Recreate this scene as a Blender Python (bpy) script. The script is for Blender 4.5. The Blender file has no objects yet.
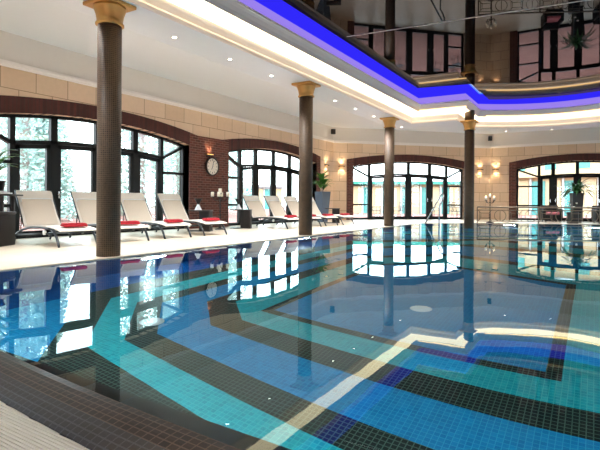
import bpy, bmesh, math, random
from mathutils import Vector, Matrix
R = math.radians
PI = math.pi
random.seed(7)
sc = bpy.context.scene
COL = sc.collection

# ------------------------------------------------------------------ view rays (placing things where they stand)
FPX, CX, HZ, EYE = 480.0, 300.0, 201.7, 0.9
TH, ROLL = math.atan(295 / 480.0), R(0.35)
CT, ST = math.cos(TH), math.sin(TH)
def ray(x, y):
    a0, b0 = x - CX, y - HZ
    a = math.cos(ROLL) * a0 + math.sin(ROLL) * b0
    b = -math.sin(ROLL) * a0 + math.cos(ROLL) * b0
    return (-ST * FPX + CT * a, CT * FPX + ST * a, -b)
def on_z(x, y, z=0.02):
    d = ray(x, y); k = (z - EYE) / d[2]
    return Vector((d[0] * k, d[1] * k, z))
def in_water(x, y, t=1.55, n=1.33):
    d = ray(x, y); L = math.hypot(d[0], d[1]); k = -EYE / d[2]
    so = L / math.hypot(L, d[2]) / n; ta = so / math.sqrt(1 - so * so)
    return d[0] * k + d[0] / L * ta * t, d[1] * k + d[1] / L * ta * t

# ------------------------------------------------------------------ materials
def lin(c):
    return tuple(((v / 255) / 12.92 if v / 255 <= 0.04045 else ((v / 255 + 0.055) / 1.055) ** 2.4) for v in c) + (1,)
class N:
    """small node-tree helper"""
    def __init__(s, name):
        s.m = bpy.data.materials.new(name); s.m.use_nodes = True
        s.t = s.m.node_tree; s.t.nodes.clear()
        s.out = s.n('ShaderNodeOutputMaterial')
    def n(s, typ, **kw):
        x = s.t.nodes.new(typ)
        for k, v in kw.items():
            if k in x.inputs: x.inputs[k].default_value = v
            else: setattr(x, k, v)
        return x
    def l(s, a, b): s.t.links.new(a, b)
    def bsdf(s, color=None, rough=.5, metal=0, spec=.5, **kw):
        b = s.n('ShaderNodeBsdfPrincipled')
        if color is not None: b.inputs['Base Color'].default_value = color
        b.inputs['Roughness'].default_value = rough; b.inputs['Metallic'].default_value = metal
        b.inputs['Specular IOR Level'].default_value = spec
        for k, v in kw.items(): b.inputs[k].default_value = v
        s.l(b.outputs[0], s.out.inputs[0]); return b
def plain(name, rgb, rough=.5, metal=0, spec=.5, var=.12, scale=6.0, bump=0.0):
    k = N(name); c = lin(rgb); b = k.bsdf(c, rough, metal, spec)
    tc = k.n('ShaderNodeTexCoord'); nz = k.n('ShaderNodeTexNoise', Scale=scale, Detail=4.0)
    k.l(tc.outputs['Object'], nz.inputs['Vector'])
    mx = k.n('ShaderNodeMix', data_type='RGBA')
    mx.inputs[6].default_value = tuple(v * (1 - var) for v in c[:3]) + (1,)
    mx.inputs[7].default_value = tuple(min(1, v * (1 + var)) for v in c[:3]) + (1,)
    k.l(nz.outputs[0], mx.inputs[0]); k.l(mx.outputs[2], b.inputs['Base Color'])
    if bump:
        bp = k.n('ShaderNodeBump', Strength=bump, Distance=.01)
        k.l(nz.outputs[0], bp.inputs['Height']); k.l(bp.outputs[0], b.inputs['Normal'])
    return k.m
def bricks(name, c1, c2, cm, w, h, mortar, offset=.5, rough=.7, spec=.3, bump=.3, noise=.15, rot=False, uv=True, coat=0, freq=2):
    k = N(name); b = k.bsdf(None, rough, 0, spec)
    if coat: b.inputs['Coat Weight'].default_value = coat; b.inputs['Coat Roughness'].default_value = .05
    tc = k.n('ShaderNodeTexCoord')
    mp = k.n('ShaderNodeMapping')
    if rot: mp.inputs['Rotation'].default_value = (0, 0, PI / 2)
    k.l(tc.outputs['UV' if uv else 'Object'], mp.inputs['Vector'])
    br = k.n('ShaderNodeTexBrick', offset=offset, offset_frequency=freq)
    br.inputs['Scale'].default_value = 1; br.inputs['Brick Width'].default_value = w; br.inputs['Row Height'].default_value = h
    br.inputs['Mortar Size'].default_value = mortar; br.inputs['Mortar Smooth'].default_value = .1; br.inputs['Bias'].default_value = 0
    br.inputs['Color1'].default_value = lin(c1); br.inputs['Color2'].default_value = lin(c2); br.inputs['Mortar'].default_value = lin(cm)
    k.l(mp.outputs[0], br.inputs['Vector'])
    nz = k.n('ShaderNodeTexNoise', Scale=9.0, Detail=5.0); k.l(tc.outputs['Object'], nz.inputs['Vector'])
    hs = k.n('ShaderNodeHueSaturation')
    ma = k.n('ShaderNodeMapRange'); ma.inputs[3].default_value = 1 - noise; ma.inputs[4].default_value = 1 + noise
    k.l(nz.outputs[0], ma.inputs[0]); k.l(ma.outputs[0], hs.inputs['Value']); k.l(br.outputs['Color'], hs.inputs['Color'])
    k.l(hs.outputs[0], b.inputs['Base Color'])
    if bump:
        bp = k.n('ShaderNodeBump', Strength=bump, Distance=.004, invert=True)
        k.l(br.outputs['Fac'], bp.inputs['Height']); k.l(bp.outputs[0], b.inputs['Normal'])
    return k.m
def lamp_mat(name, rgb, strength):
    k = N(name); e = k.n('ShaderNodeEmission'); e.inputs[0].default_value = lin(rgb); e.inputs[1].default_value = strength
    k.l(e.outputs[0], k.out.inputs[0]); return k.m

M = {}
M['stone'] = bricks('limestone_blocks', (222, 196, 170), (210, 182, 154), (156, 130, 107), .78, .48, .009, bump=.25, noise=.07)
M['brick'] = bricks('red_brown_brick', (104, 52, 42), (70, 36, 31), (116, 90, 80), .24, .078, .010, noise=.25)
M['soldier'] = bricks('red_brown_arch_brick', (84, 42, 37), (58, 32, 29), (60, 42, 38), .60, .085, .008, offset=0, noise=.25)
M['plaster'] = plain('warm_white_plaster', (226, 219, 212), .6, var=.02)
M['ceil'] = plain('satin_white_ceiling', (240, 247, 252), .32, var=.015, spec=.5)
M['mould'] = plain('white_moulding_paint', (244, 238, 234), .45, var=.02)
M['deck'] = bricks('cream_deck_tiles', (226, 211, 190), (219, 203, 181), (204, 188, 167), .6, .6, .004, offset=0, rough=.35, bump=.1, noise=.04)
def gloss_black():
    k = N('black_gloss_ceiling')
    df = k.n('ShaderNodeBsdfDiffuse'); df.inputs[0].default_value = (.004, .004, .005, 1)
    gl = k.n('ShaderNodeBsdfGlossy'); gl.inputs['Roughness'].default_value = .015; gl.inputs[0].default_value = (.46, .43, .44, 1)
    fr = k.n('ShaderNodeFresnel', IOR=1.55); mx = k.n('ShaderNodeMixShader')
    k.l(fr.outputs[0], mx.inputs[0]); k.l(df.outputs[0], mx.inputs[1]); k.l(gl.outputs[0], mx.inputs[2]); k.l(mx.outputs[0], k.out.inputs[0])
    return k.m
M['black_ceiling'] = gloss_black()
M['column_tile'] = bricks('bronze_column_mosaic', (64, 48, 38), (36, 28, 24), (98, 80, 62), .03, .03, .004, offset=0, rough=.5, noise=.25, bump=.4)
M['gold'] = plain('aged_gold_leaf', (204, 160, 96), .38, metal=.75, var=.15)
M['frame'] = plain('dark_green_window_frame', (9, 13, 12), .45, var=.1, spec=.25)
M['blue'] = bricks('blue_pool_mosaic', (4, 112, 166), (10, 130, 182), (40, 146, 190), .042, .042, .003, offset=0, rough=.3, noise=.12, bump=.1)
M['turq'] = bricks('turquoise_pool_mosaic', (8, 142, 158), (22, 164, 174), (60, 176, 180), .042, .042, .003, offset=0, rough=.3, noise=.12, bump=.1)
M['dark'] = bricks('black_green_pool_mosaic', (8, 14, 14), (15, 23, 22), (70, 92, 82), .042, .042, .004, offset=0, rough=.3, noise=.12, bump=.1)
M['navy'] = bricks('navy_pool_mosaic', (4, 58, 120), (6, 72, 140), (22, 84, 146), .042, .042, .003, offset=0, rough=.3, noise=.12, bump=.1)
M['weir'] = bricks('brown_edge_mosaic', (46, 30, 26), (26, 19, 19), (88, 70, 60), .046, .034, .003, offset=0, rough=.35, spec=.2, noise=.3, bump=.5, coat=.05)
M['weir2'] = bricks('blue_black_edge_mosaic', (10, 15, 32), (5, 8, 18), (48, 52, 64), .046, .034, .003, offset=0, rough=.3, spec=.3, noise=.3, bump=.6, coat=.08)
M['slat'] = plain('white_grating_plastic', (244, 240, 230), .45, var=.03)
M['gutter'] = plain('dark_gutter', (40, 38, 36), .7)
M['sling'] = plain('cream_sling_fabric', (232, 224, 212), .8, var=.05, scale=40)
M['sling2'] = plain('beige_sling_fabric', (214, 200, 182), .8, var=.05, scale=40)
M['lframe'] = plain('graphite_lounger_frame', (44, 50, 56), .4, metal=.3)
M['white_trim'] = plain('white_plastic', (238, 238, 234), .4, var=.02)
M['towel'] = plain('red_terry_towel', (150, 8, 26), .9, var=.18, scale=60, bump=.4)
M['wtowel'] = plain('white_terry_towel', (226, 228, 232), .9, var=.04, scale=60, bump=.3)
M['wicker'] = bricks('dark_woven_rattan', (40, 32, 30), (26, 22, 22), (12, 10, 10), .03, .012, .003, rough=.55, noise=.2, uv=False)
M['darkwood'] = plain('dark_table_top', (44, 38, 36), .35, var=.15)
M['planter'] = plain('slate_blue_planter', (70, 82, 98), .5, var=.08)
M['pot'] = plain('black_pot', (26, 24, 26), .4)
M['leaf'] = plain('palm_leaf', (70, 128, 46), .45, var=.3, scale=8)
M['leafd'] = plain('dark_fern_leaf', (40, 92, 44), .45, var=.3, scale=8)
M['soil'] = plain('potting_soil', (46, 34, 26), .95)
M['iron'] = plain('black_wrought_iron', (26, 24, 26), .45, metal=.4)
M['candle'] = plain('ivory_candle_wax', (246, 238, 220), .5, var=.03)
M['steel'] = plain('brushed_steel', (196, 198, 200), .22, metal=1.0, var=.05)
M['bronze'] = plain('bronze_rail_metal', (130, 114, 98), .35, metal=.7)
M['glassw'] = plain('frosted_white_glass', (236, 236, 240), .2, var=.03)
M['clockface'] = plain('ivory_clock_face', (240, 228, 212), .4, var=.03)
M['blackp'] = plain('black_satin_plastic', (18, 18, 20), .4)
M['pink'] = plain('pink_striped_cushion', (206, 120, 128), .9, var=.1)
M['flower'] = plain('white_petals', (250, 244, 236), .7)
M['paving'] = bricks('pink_brown_paving', (164, 112, 100), (148, 98, 88), (120, 84, 76), .5, .25, .01, rough=.8, noise=.15, uv=False)
M['cream_wall'] = plain('cream_render', (188, 164, 130), .8, var=.05)
M['grey_wall'] = plain('pale_grey_render', (176, 180, 186), .8, var=.05)
M['teal_glass'] = plain('teal_facade_glass', (84, 148, 144), .25, var=.15)
M['teal_roof'] = plain('teal_green_roof_edge', (48, 134, 116), .6, var=.1)
M['bark'] = plain('pale_bark', (160, 140, 134), .9, var=.25, bump=.5)
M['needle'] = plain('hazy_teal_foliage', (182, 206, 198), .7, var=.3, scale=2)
M['chairgrey'] = plain('grey_metal_mesh', (34, 40, 46), .5, metal=.3)
M['white_wall'] = plain('white_render', (190, 190, 188), .8, var=.03)
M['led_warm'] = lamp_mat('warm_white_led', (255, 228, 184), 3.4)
M['led_bright'] = lamp_mat('bright_blue_led_line', (70, 120, 255), 1.2)
M['added_line'] = lamp_mat('warm_added_glow_line', (255, 214, 140), 4)
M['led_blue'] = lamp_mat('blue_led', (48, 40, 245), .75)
M['lav_spill'] = lamp_mat('lavender_spill_glow', (166, 140, 255), .6)
M['lens'] = lamp_mat('downlight_glow', (255, 246, 230), 14)
M['bulb'] = lamp_mat('warm_bulb_glow', (255, 190, 110), 4)
M['flame'] = lamp_mat('candle_flame', (255, 214, 150), 6)
M['uwlamp'] = lamp_mat('underwater_lamp_glow', (170, 255, 250), 6)
def glass():
    k = N('window_glass')
    tr = k.n('ShaderNodeBsdfTransparent'); tr.inputs[0].default_value = (.93, .985, .975, 1)
    gl = k.n('ShaderNodeBsdfGlossy'); gl.inputs['Roughness'].default_value = .0
    geo = k.n('ShaderNodeNewGeometry'); ir = k.n('ShaderNodeMapRange'); ir.inputs[3].default_value = 1.45; ir.inputs[4].default_value = 1 / 1.45
    k.l(geo.outputs['Backfacing'], ir.inputs[0]); fr = k.n('ShaderNodeFresnel'); k.l(ir.outputs[0], fr.inputs[0]); mx = k.n('ShaderNodeMixShader')
    k.l(fr.outputs[0], mx.inputs[0]); k.l(tr.outputs[0], mx.inputs[1]); k.l(gl.outputs[0], mx.inputs[2]); k.l(mx.outputs[0], k.out.inputs[0])
    return k.m
M['glass'] = glass()
def water():
    k = N('pool_water')
    g = k.n('ShaderNodeBsdfGlass', IOR=1.33, Roughness=0.0); g.inputs[0].default_value = (.86, .985, 1, 1)
    tc = k.n('ShaderNodeTexCoord'); nz = k.n('ShaderNodeTexNoise', Scale=1.6, Detail=2.0); k.l(tc.outputs['Object'], nz.inputs['Vector'])
    bp = k.n('ShaderNodeBump', Strength=.05, Distance=.02); k.l(nz.outputs[0], bp.inputs['Height']); k.l(bp.outputs[0], g.inputs['Normal'])
    k.l(g.outputs[0], k.out.inputs[0]); return k.m
M['water'] = water()

# ------------------------------------------------------------------ mesh building
class MB:
    def __init__(s): s.v = []; s.f = []; s.mi = []; s.uv = {}; s.sm = set()
    def add(s, vs, fs, mi=0, uvs=None, smooth=False, mat=None):
        o = len(s.v)
        for p in vs:
            p = Vector(p)
            s.v.append(tuple(mat @ p if mat else p))
        for i, f in enumerate(fs):
            if uvs: s.uv[len(s.f)] = uvs[i]
            if smooth: s.sm.add(len(s.f))
            s.f.append(tuple(a + o for a in f)); s.mi.append(mi)
        return s
    def box(s, c, d, mi=0, mat=None):
        x, y, z = (q / 2 for q in d); cx, cy, cz = c
        vs = [(cx + a * x, cy + b * y, cz + e * z) for a in (-1, 1) for b in (-1, 1) for e in (-1, 1)]
        return s.add(vs, [(0, 1, 3, 2), (4, 6, 7, 5), (0, 4, 5, 1), (2, 3, 7, 6), (0, 2, 6, 4), (1, 5, 7, 3)], mi, mat=mat)
    def rbox(s, c, d, r=.01, seg=2, mat=None, smooth=True):
        bm = bmesh.new(); bmesh.ops.create_cube(bm, size=1)
        for v in bm.verts: v.co = Vector((v.co.x * d[0], v.co.y * d[1], v.co.z * d[2]))
        bmesh.ops.bevel(bm, geom=bm.edges[:], offset=min(r, min(d) * .49), segments=seg, affect='EDGES', profile=.5)
        bm.verts.index_update()
        vs = [v.co + Vector(c) for v in bm.verts]; fs = [[v.index for v in f.verts] for f in bm.faces]; bm.free()
        return s.add(vs, fs, smooth=smooth, mat=mat)
    def tube(s, path, r, n=8, mat=None, cap=True, smooth=True):
        P = [Vector(p) for p in path]; rs = r if isinstance(r, (list, tuple)) else [r] * len(P)
        vs, fs = [], []; up = None
        for i, p in enumerate(P):
            t = (P[min(i + 1, len(P) - 1)] - P[max(i - 1, 0)]).normalized()
            if up is None:
                up = t.orthogonal().normalized()
            up = (up - t * up.dot(t))
            up = up.normalized() if up.length > 1e-6 else t.orthogonal().normalized()
            w = t.cross(up)
            for k in range(n):
                a = 2 * PI * k / n
                vs.append(p + (up * math.cos(a) + w * math.sin(a)) * rs[i])
        for i in range(len(P) - 1):
            for k in range(n):
                fs.append((i * n + k, i * n + (k + 1) % n, (i + 1) * n + (k + 1) % n, (i + 1) * n + k))
        if cap:
            fs.append(tuple(range(n - 1, -1, -1))); fs.append(tuple((len(P) - 1) * n + k for k in range(n)))
        return s.add(vs, fs, smooth=smooth, mat=mat)
    def lathe(s, prof, n=24, c=(0, 0, 0), mat=None, smooth=True, cap=True):
        vs, fs, uvs = [], [], []
        for (r, z) in prof:
            for k in range(n):
                a = 2 * PI * k / n; vs.append((c[0] + r * math.cos(a), c[1] + r * math.sin(a), c[2] + z))
        rr = max(p[0] for p in prof)
        for i in range(len(prof) - 1):
            for k in range(n):
                fs.append((i * n + k, i * n + (k + 1) % n, (i + 1) * n + (k + 1) % n, (i + 1) * n + k))
                u0, u1 = 2 * PI * k / n * rr, 2 * PI * (k + 1) / n * rr
                uvs.append([(u0, prof[i][1]), (u1, prof[i][1]), (u1, prof[i + 1][1]), (u0, prof[i + 1][1])])
        if cap:
            fs.append(tuple(range(n - 1, -1, -1))); uvs.append([(0, 0)] * n)
            fs.append(tuple((len(prof) - 1) * n + k for k in range(n))); uvs.append([(0, 0)] * n)
        return s.add(vs, fs, smooth=smooth, uvs=uvs, mat=mat)
    def prism(s, poly, d0, d1, fr):
        """polygon in (s,z) of the frame fr, from depth d0 to d1 (depth along the inward normal)"""
        n = len(poly)
        vs = [fr(a, b, d0) for a, b in poly] + [fr(a, b, d1) for a, b in poly]
        fs = [tuple(range(n)), tuple(range(2 * n - 1, n - 1, -1))] + [(i, (i + 1) % n, n + (i + 1) % n, n + i) for i in range(n)]
        return s.add(vs, fs)
    def bar(s, a, b, w, d0, d1, fr):
        (x0, z0), (x1, z1) = a, b; L = math.hypot(x1 - x0, z1 - z0); nx, nz = -(z1 - z0) / L * w / 2, (x1 - x0) / L * w / 2
        return s.prism([(x0 + nx, z0 + nz), (x0 - nx, z0 - nz), (x1 - nx, z1 - nz), (x1 + nx, z1 + nz)], d0, d1, fr)
    def build(s, name, mat, parent=None, recalc=True):
        me = bpy.data.meshes.new(name); me.from_pydata(s.v, [], s.f)
        for m in (mat if isinstance(mat, list) else [mat]): me.materials.append(m)
        me.polygons.foreach_set('material_index', s.mi)
        for i in s.sm: me.polygons[i].use_smooth = True
        uvl = me.uv_layers.new(name='UVMap').data
        for p in me.polygons:
            cu = s.uv.get(p.index)
            if cu:
                for li, q in zip(p.loop_indices, cu): uvl[li].uv = q
            else:
                nrm = p.normal
                if abs(nrm.z) > .7:
                    for li in p.loop_indices:
                        c = me.vertices[me.loops[li].vertex_index].co; uvl[li].uv = (c.x, c.y)
                else:
                    t = Vector((-nrm.y, nrm.x, 0)).normalized()
                    for li in p.loop_indices:
                        c = me.vertices[me.loops[li].vertex_index].co; uvl[li].uv = (c.dot(t), c.z)
        if recalc:
            bm = bmesh.new(); bm.from_mesh(me); bmesh.ops.recalc_face_normals(bm, faces=bm.faces); bm.to_mesh(me); bm.free()
        o = bpy.data.objects.new(name, me); COL.objects.link(o)
        if parent: o.parent = parent
        return o
def empty(name, loc, rz=0):
    o = bpy.data.objects.new(name, None); COL.objects.link(o); o.location = loc; o.rotation_euler = (0, 0, rz)
    o.empty_display_size = .1; return o
def tag(o, label, cat, group=None, kind=None):
    o['label'] = label; o['category'] = cat
    if group: o['group'] = group
    if kind: o['kind'] = kind
    return o
def struct(o, label=None, cat=None):
    o['kind'] = 'structure'
    if label: o['label'] = label
    if cat: o['category'] = cat
    return o
def copy_tree(o, parent=None):
    c = o.copy(); COL.objects.link(c)
    if parent: c.parent = parent; c.matrix_parent_inverse = o.matrix_parent_inverse.copy()
    for ch in [k for k in bpy.data.objects if k.parent == o]:
        copy_tree(ch, c)
    return c

# ------------------------------------------------------------------ the hall
AX = -1.2
WL, WR, YR, YA, YE = -11.0, 8.6, -5.0, 21.0, 27.2
XB = WL + (YE - YA)                       # -4.8
XBR = 2 * AX - XB
ZC, ZT = 3.85, 4.58                       # cornice, top of the frieze
WALLS = {'left': ((WL, YR), (WL, YA)), 'back_left': ((WL, YA), (XB, YE)), 'back': ((XB, YE), (XBR, YE)),
         'back_right': ((XBR, YE), (WR, YA)), 'right': ((WR, YA), (WR, YR)), 'rear': ((WR, YR), (WL, YR))}
def frame_of(side):
    (x0, y0), (x1, y1) = WALLS[side]; L = math.hypot(x1 - x0, y1 - y0); u = ((x1 - x0) / L, (y1 - y0) / L); n = (u[1], -u[0])
    def fr(s, z, d=0): return (x0 + u[0] * s + n[0] * d, y0 + u[1] * s + n[1] * d, z)
    return fr, L
ZI, RISE = 2.68, .32
def zin(ds, half): return ZI + RISE * (1 - (ds / half) ** 2)
def zout(ds, half): return 3.02 + RISE * (1 - (ds / (half + .35)) ** 2)
OPEN = {'left': [(YR * -1 - .2, 3.13), (13.02, 3.13), (21.19, 3.13)], 'back_left': [(4.15, 3.1)], 'back': [(-.75 - XB, 2.75)],
        'back_right': [(4.62, 3.1)], 'right': [(4.8, 3.13), (13.0, 3.13)], 'rear': [(9.8, 3.13)]}
trim_no = 0
win_no = 0
def arc(c, half, n=24): return [c - half + 2 * half * i / n for i in range(n + 1)]
def build_wall(side):
    global trim_no
    fr, L = frame_of(side); mb = MB(); T = -.42
    ops = OPEN[side]; edges = [0.0]
    for c, h in ops: edges += [c - h, c + h]
    edges.append(L)
    for i in range(0, len(edges), 2):     # solid pieces
        a, b = edges[i], edges[i + 1]
        if b - a > .01: mb.prism([(a, -.05), (b, -.05), (b, ZC), (a, ZC)], T, 0, fr)
    for c, h in ops:
        S = arc(c, h)
        for a, b in zip(S, S[1:]):
            mb.prism([(a, zin(a - c, h)), (b, zin(b - c, h)), (b, ZC), (a, ZC)], T, 0, fr)
    w = struct(mb.build('wall_' + side, M['stone']))
    # frieze above the cornice
    fb = MB(); fb.prism([(-.02, ZC), (L + .02, ZC), (L + .02, ZT + .02), (-.02, ZT + .02)], T, -.01, fr)
    trim_no += 1; struct(fb.build('trim_%d' % trim_no, M['plaster']))
    cb = MB()
    for z0, z1, d in ((ZC - .035, ZC + .02, .03), (ZC + .02, ZC + .07, .06), (ZC + .07, ZC + .10, .035)):
        cb.prism([(0, z0), (L, z0), (L, z1), (0, z1)], -.02, d, fr)
    trim_no += 1; struct(cb.build('trim_%d' % trim_no, M['mould']))
    bb = MB(); bb.prism([(0, 0), (L, 0), (L, .001), (0, .001)], 0, .001, fr)
    # brick surrounds
    for k, (c, h) in enumerate(ops):
        ab = MB(); S = arc(c, h, 30); Wj = .35
        for i, (a, b) in enumerate(zip(S, S[1:])):
            za, zb = zin(a - c, h), zin(b - c, h)
            oa, ob = zout(a - c, h), zout(b - c, h)
            ua, ub = a, b
            q = [fr(a, za, .025), fr(b, zb, .025), fr(b, ob, .025), fr(a, oa, .025)]
            ab.add(q, [(0, 1, 2, 3)], 1, uvs=[[(.05, ua), (.05, ub), (.45, ub), (.45, ua)]])
            q = [fr(a, za, .025), fr(a, za, T), fr(b, zb, T), fr(b, zb, .025)]
            ab.add(q, [(0, 1, 2, 3)], 1, uvs=[[(.05, ua), (.45, ua), (.45, ub), (.05, ub)]])
            q = [fr(a, oa, .025), fr(b, ob, .025), fr(b, ob, -.01), fr(a, oa, -.01)]
            ab.add(q, [(0, 1, 2, 3)], 1)
        for sg in (-1, 1):
            s0, s1 = c + sg * h, c + sg * (h + Wj)
            lo, hi = min(s0, s1), max(s0, s1)
            ab.add([fr(lo, 0, .025), fr(hi, 0, .025), fr(hi, zout(h + Wj, h), .025) if sg > 0 else fr(hi, zout(h, h), .025),
                    fr(lo, zout(h, h), .025) if sg > 0 else fr(lo, zout(h + Wj, h), .025)], [(0, 1, 2, 3)], 0)
            ab.add([fr(s0, 0, .025), fr(s0, 0, T), fr(s0, ZI, T), fr(s0, ZI, .025)], [(0, 1, 2, 3)], 0)
            ab.add([fr(s1, 0, .025), fr(s1, 0, -.01), fr(s1, 3.02, -.01), fr(s1, 3.02, .025)], [(0, 1, 2, 3)], 0)
        trim_no += 1; struct(ab.build('trim_%d' % trim_no, [M['brick'], M['soldier']]))
    if side in ('left', 'right'):
        for (c0, h0), (c1, h1) in zip(ops, ops[1:]):
            a, b = c0 + h0 + .35, c1 - h1 - .35
            if b > a:
                pb = MB(); pb.prism([(a, 0), (b, 0), (b, 3.02), (a, 3.02)], -.01, .025, fr)
                trim_no += 1; struct(pb.build('trim_%d' % trim_no, M['brick']))
    for c, h in ops: build_window(side, fr, c, h)
def build_window(side, fr0, c, half):
    global win_no
    win_no += 1
    REC = -.26
    def fr(s, z, d=0): return fr0(c + s, z, d + REC)
    F0, F1 = -.05, .06
    m1, m2 = half * .387, half * (.70 if half > 3 else .62)
    zt = lambda s: 2.38 - .13 * (s / (.7 * 3.13)) ** 2      # bottom of the fanlights
    top = lambda s: zin(s, half) - .005
    fb = MB()
    S = arc(0, half, 24)
    for a, b in zip(S, S[1:]):                                # head following the arch
        fb.prism([(a, top(a)), (b, top(b)), (b, top(b) - .07), (a, top(a) - .07)], F0, F1, fr)
    for sg in (-1, 1):
        fb.bar((sg * (half - .035), 0), (sg * (half - .035), top(half) - .01), .07, F0, F1, fr)
        fb.bar((sg * m2, 0), (sg * m2, top(m2) - .03), .12, F0, F1, fr)
        fb.bar((sg * m1, 0), (sg * m1, top(m1) - .03), .17, F0, F1, fr)
        fb.bar((sg * (m2 + .03), zt(m2) - .05), (sg * (half - .03), top(half) - .04), .085, F0, F1, fr)
        for zz in (1.76, .77):
            fb.bar((sg * m2, zz), (sg * half, zz), .075, F0, F1, fr)
        fb.bar((sg * m2, .06), (sg * half, .06), .12, F0, F1, fr)
    fb.bar((0, 0), (0, top(0) - .03), .15, F0, F1, fr)
    T_ = arc(0, m2, 20)
    for a, b in zip(T_, T_[1:]):
        fb.prism([(a, zt(a)), (b, zt(b)), (b, zt(b) - .09), (a, zt(a) - .09)], F0, F1, fr)
    fb.bar((-m2, .03), (m2, .03), .06, F0, F1, fr)
    w = struct(fb.build('window_%d' % win_no, M['frame']))
    def pane(pts, parent): 
        p = MB(); p.prism(pts, -.006, .006, fr); return p.build('pane', M['glass'], parent)
    marks = [-m2, -m1, 0, m1, m2]
    for a, b in zip(marks, marks[1:]):
        A_, B_ = a + .05, b - .05
        n = 6; xs = [A_ + (B_ - A_) * i / n for i in range(n + 1)]
        pane([(x, zt(x) - .02) for x in xs] + [(x, top(x) - .04) for x in reversed(xs)], w)
    for sg in (-1, 1):
        x0, x1 = sg * (m2 + .05), sg * (half - .05)
        dz = lambda x: zt(m2) - .05 + (top(half) - .04 - zt(m2) + .05) * (abs(x) - m2) / (half - m2)
        pane([(x0, dz(x0)), (x1, dz(x1)), (x0 + (x1 - x0) * .5, top(x0 + (x1 - x0) * .5) - .05), (x0, top(x0) - .05)], w)
        pane([(x0, 1.76), (x1, 1.76), (x1, dz(x1)), (x0, dz(x0))], w)
        pane([(x0, .77), (x1, .77), (x1, 1.76), (x0, 1.76)], w)
        pane([(x0, .06), (x1, .06), (x1, .77), (x0, .77)], w)
    for i, (a, b) in enumerate(zip(marks, marks[1:])):
        ga = .075 if abs(a) > .01 and abs(a) < m2 - .01 else .065
        gb = .075 if abs(b) > .01 and abs(b) < m2 - .01 else .065
        A_, B_ = a + ga, b - gb
        lf = MB(); sw = .105
        d0, d1 = -.03, .05
        lf.bar((A_ + sw / 2, .06), (A_ + sw / 2, zt(A_) - .09), sw, d0, d1, fr)
        lf.bar((B_ - sw / 2, .06), (B_ - sw / 2, zt(B_) - .09), sw, d0, d1, fr)
        lf.bar((A_, .12), (B_, .12), .12, d0, d1, fr)
        lf.prism([(A_, zt(A_) - .09), (B_, zt(B_) - .09), (B_, zt(B_) - .19), (A_, zt(A_) - .19)], d0, d1, fr)
        leaf = lf.build('door_leaf', M['frame'], w)
        pane([(A_ + sw - .02, .15), (B_ - sw + .02, .15), (B_ - sw + .02, zt(B_) - .17), (A_ + sw - .02, zt(A_) - .17)], leaf)
        hx = (B_ - sw / 2) if i % 2 == 0 else (A_ + sw / 2)
        h = MB(); h.prism([(hx - .015, .95), (hx + .015, .95), (hx + .015, 1.12), (hx - .015, 1.12)], .05, .062, fr)
        h.prism([(hx - .01, 1.03), (hx + .01, 1.03), (hx + .01, 1.05), (hx - .01, 1.05)], .05, .1, fr)
        h.prism([(hx - .06, 1.03), (hx + .01, 1.03), (hx + .01, 1.05), (hx - .06, 1.05)], .09, .105, fr)
        h.build('handle', M['steel'], leaf)
for s_ in WALLS: build_wall(s_)

# ------------------------------------------------------------------ ceiling rings (near end closed behind the camera)
NB = 22
def ring(xl, y1, xn, y3, yp, z, yn, xv2=None, yv2=None):
    xv2 = xn if xv2 is None else xv2; yv2 = y1 + .05 if yv2 is None else yv2
    half = [(xl, yn), (xl, (y1 + yn) / 2), (xl, y1), (xv2, yv2), (xn, y3)]
    bow = [(xn + (2 * AX - 2 * xn) * i / NB) for i in range(1, NB)]
    mid = [(x, y3 + (yp - y3) * (1 - ((x - AX) / (xn - AX)) ** 2)) for x in bow]
    other = [(2 * AX - x, y) for x, y in reversed(half)]
    return [(x, y, z) for x, y in half + mid + other]
def loft(rings, closed=True):
    mb = MB(); n = len(rings[0]); vs = [p for r in rings for p in r]; fs = []
    for i in range(len(rings) - 1):
        for k in range(n if closed else n - 1):
            fs.append((i * n + k, i * n + (k + 1) % n, (i + 1) * n + (k + 1) % n, (i + 1) * n + k))
    return mb.add(vs, fs)
ZS = 4.05
rW = ring(WL, YA, XB, YE, YE, ZT, YR, xv2=(WL + XB) / 2, yv2=(YA + YE) / 2)
rQ = ring(-7.35, 19.6, -5.3, 21.4, 23.0, ZS, -3.6, xv2=-5.6, yv2=19.9)
P0 = (-6.25, 18.6, -4.5, 20.65, 21.95)
def off(p, d): return (p[0] + d, p[1] - d, p[2] + d, p[3] - d * .6, p[4] - d)
r0 = ring(*P0, ZS, -2.6)
struct(loft([rW, rQ, r0]).build('ceiling', M['ceil'], recalc=False))
pr = [(0, ZS), (.0, ZS - .03), (.035, ZS - .03), (.05, ZS + .03), (.03, ZS + .07), (.05, ZS + .14), (.07, ZS + .19), (.075, ZS + .23), (.06, ZS + .245), (-.05, ZS + .245), (-.05, ZS + .02)]
struct(loft([ring(*off(P0, d), z, -2.6 + d) for d, z in pr]).build('trim_90', M['mould']))
def blend(a, b, t): return tuple(x + (y - x) * t for x, y in zip(a, b))
D2 = .43; ZU = 5.36
PI_ = off(P0, D2)
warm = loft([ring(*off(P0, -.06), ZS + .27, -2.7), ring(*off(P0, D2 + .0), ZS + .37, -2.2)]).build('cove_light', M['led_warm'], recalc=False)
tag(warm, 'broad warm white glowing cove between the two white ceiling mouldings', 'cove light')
struct(loft([ring(*off(P0, -.06), ZS + .28, -2.7), ring(*off(P0, -.06), ZS + .02, -2.7)]).build('trim_94', M['mould'], recalc=False))
sa, sb = ring(*off(PI_, .022), ZS + .35, -2.2), ring(*off(PI_, .034), ZS + .39, -2.2)
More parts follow.
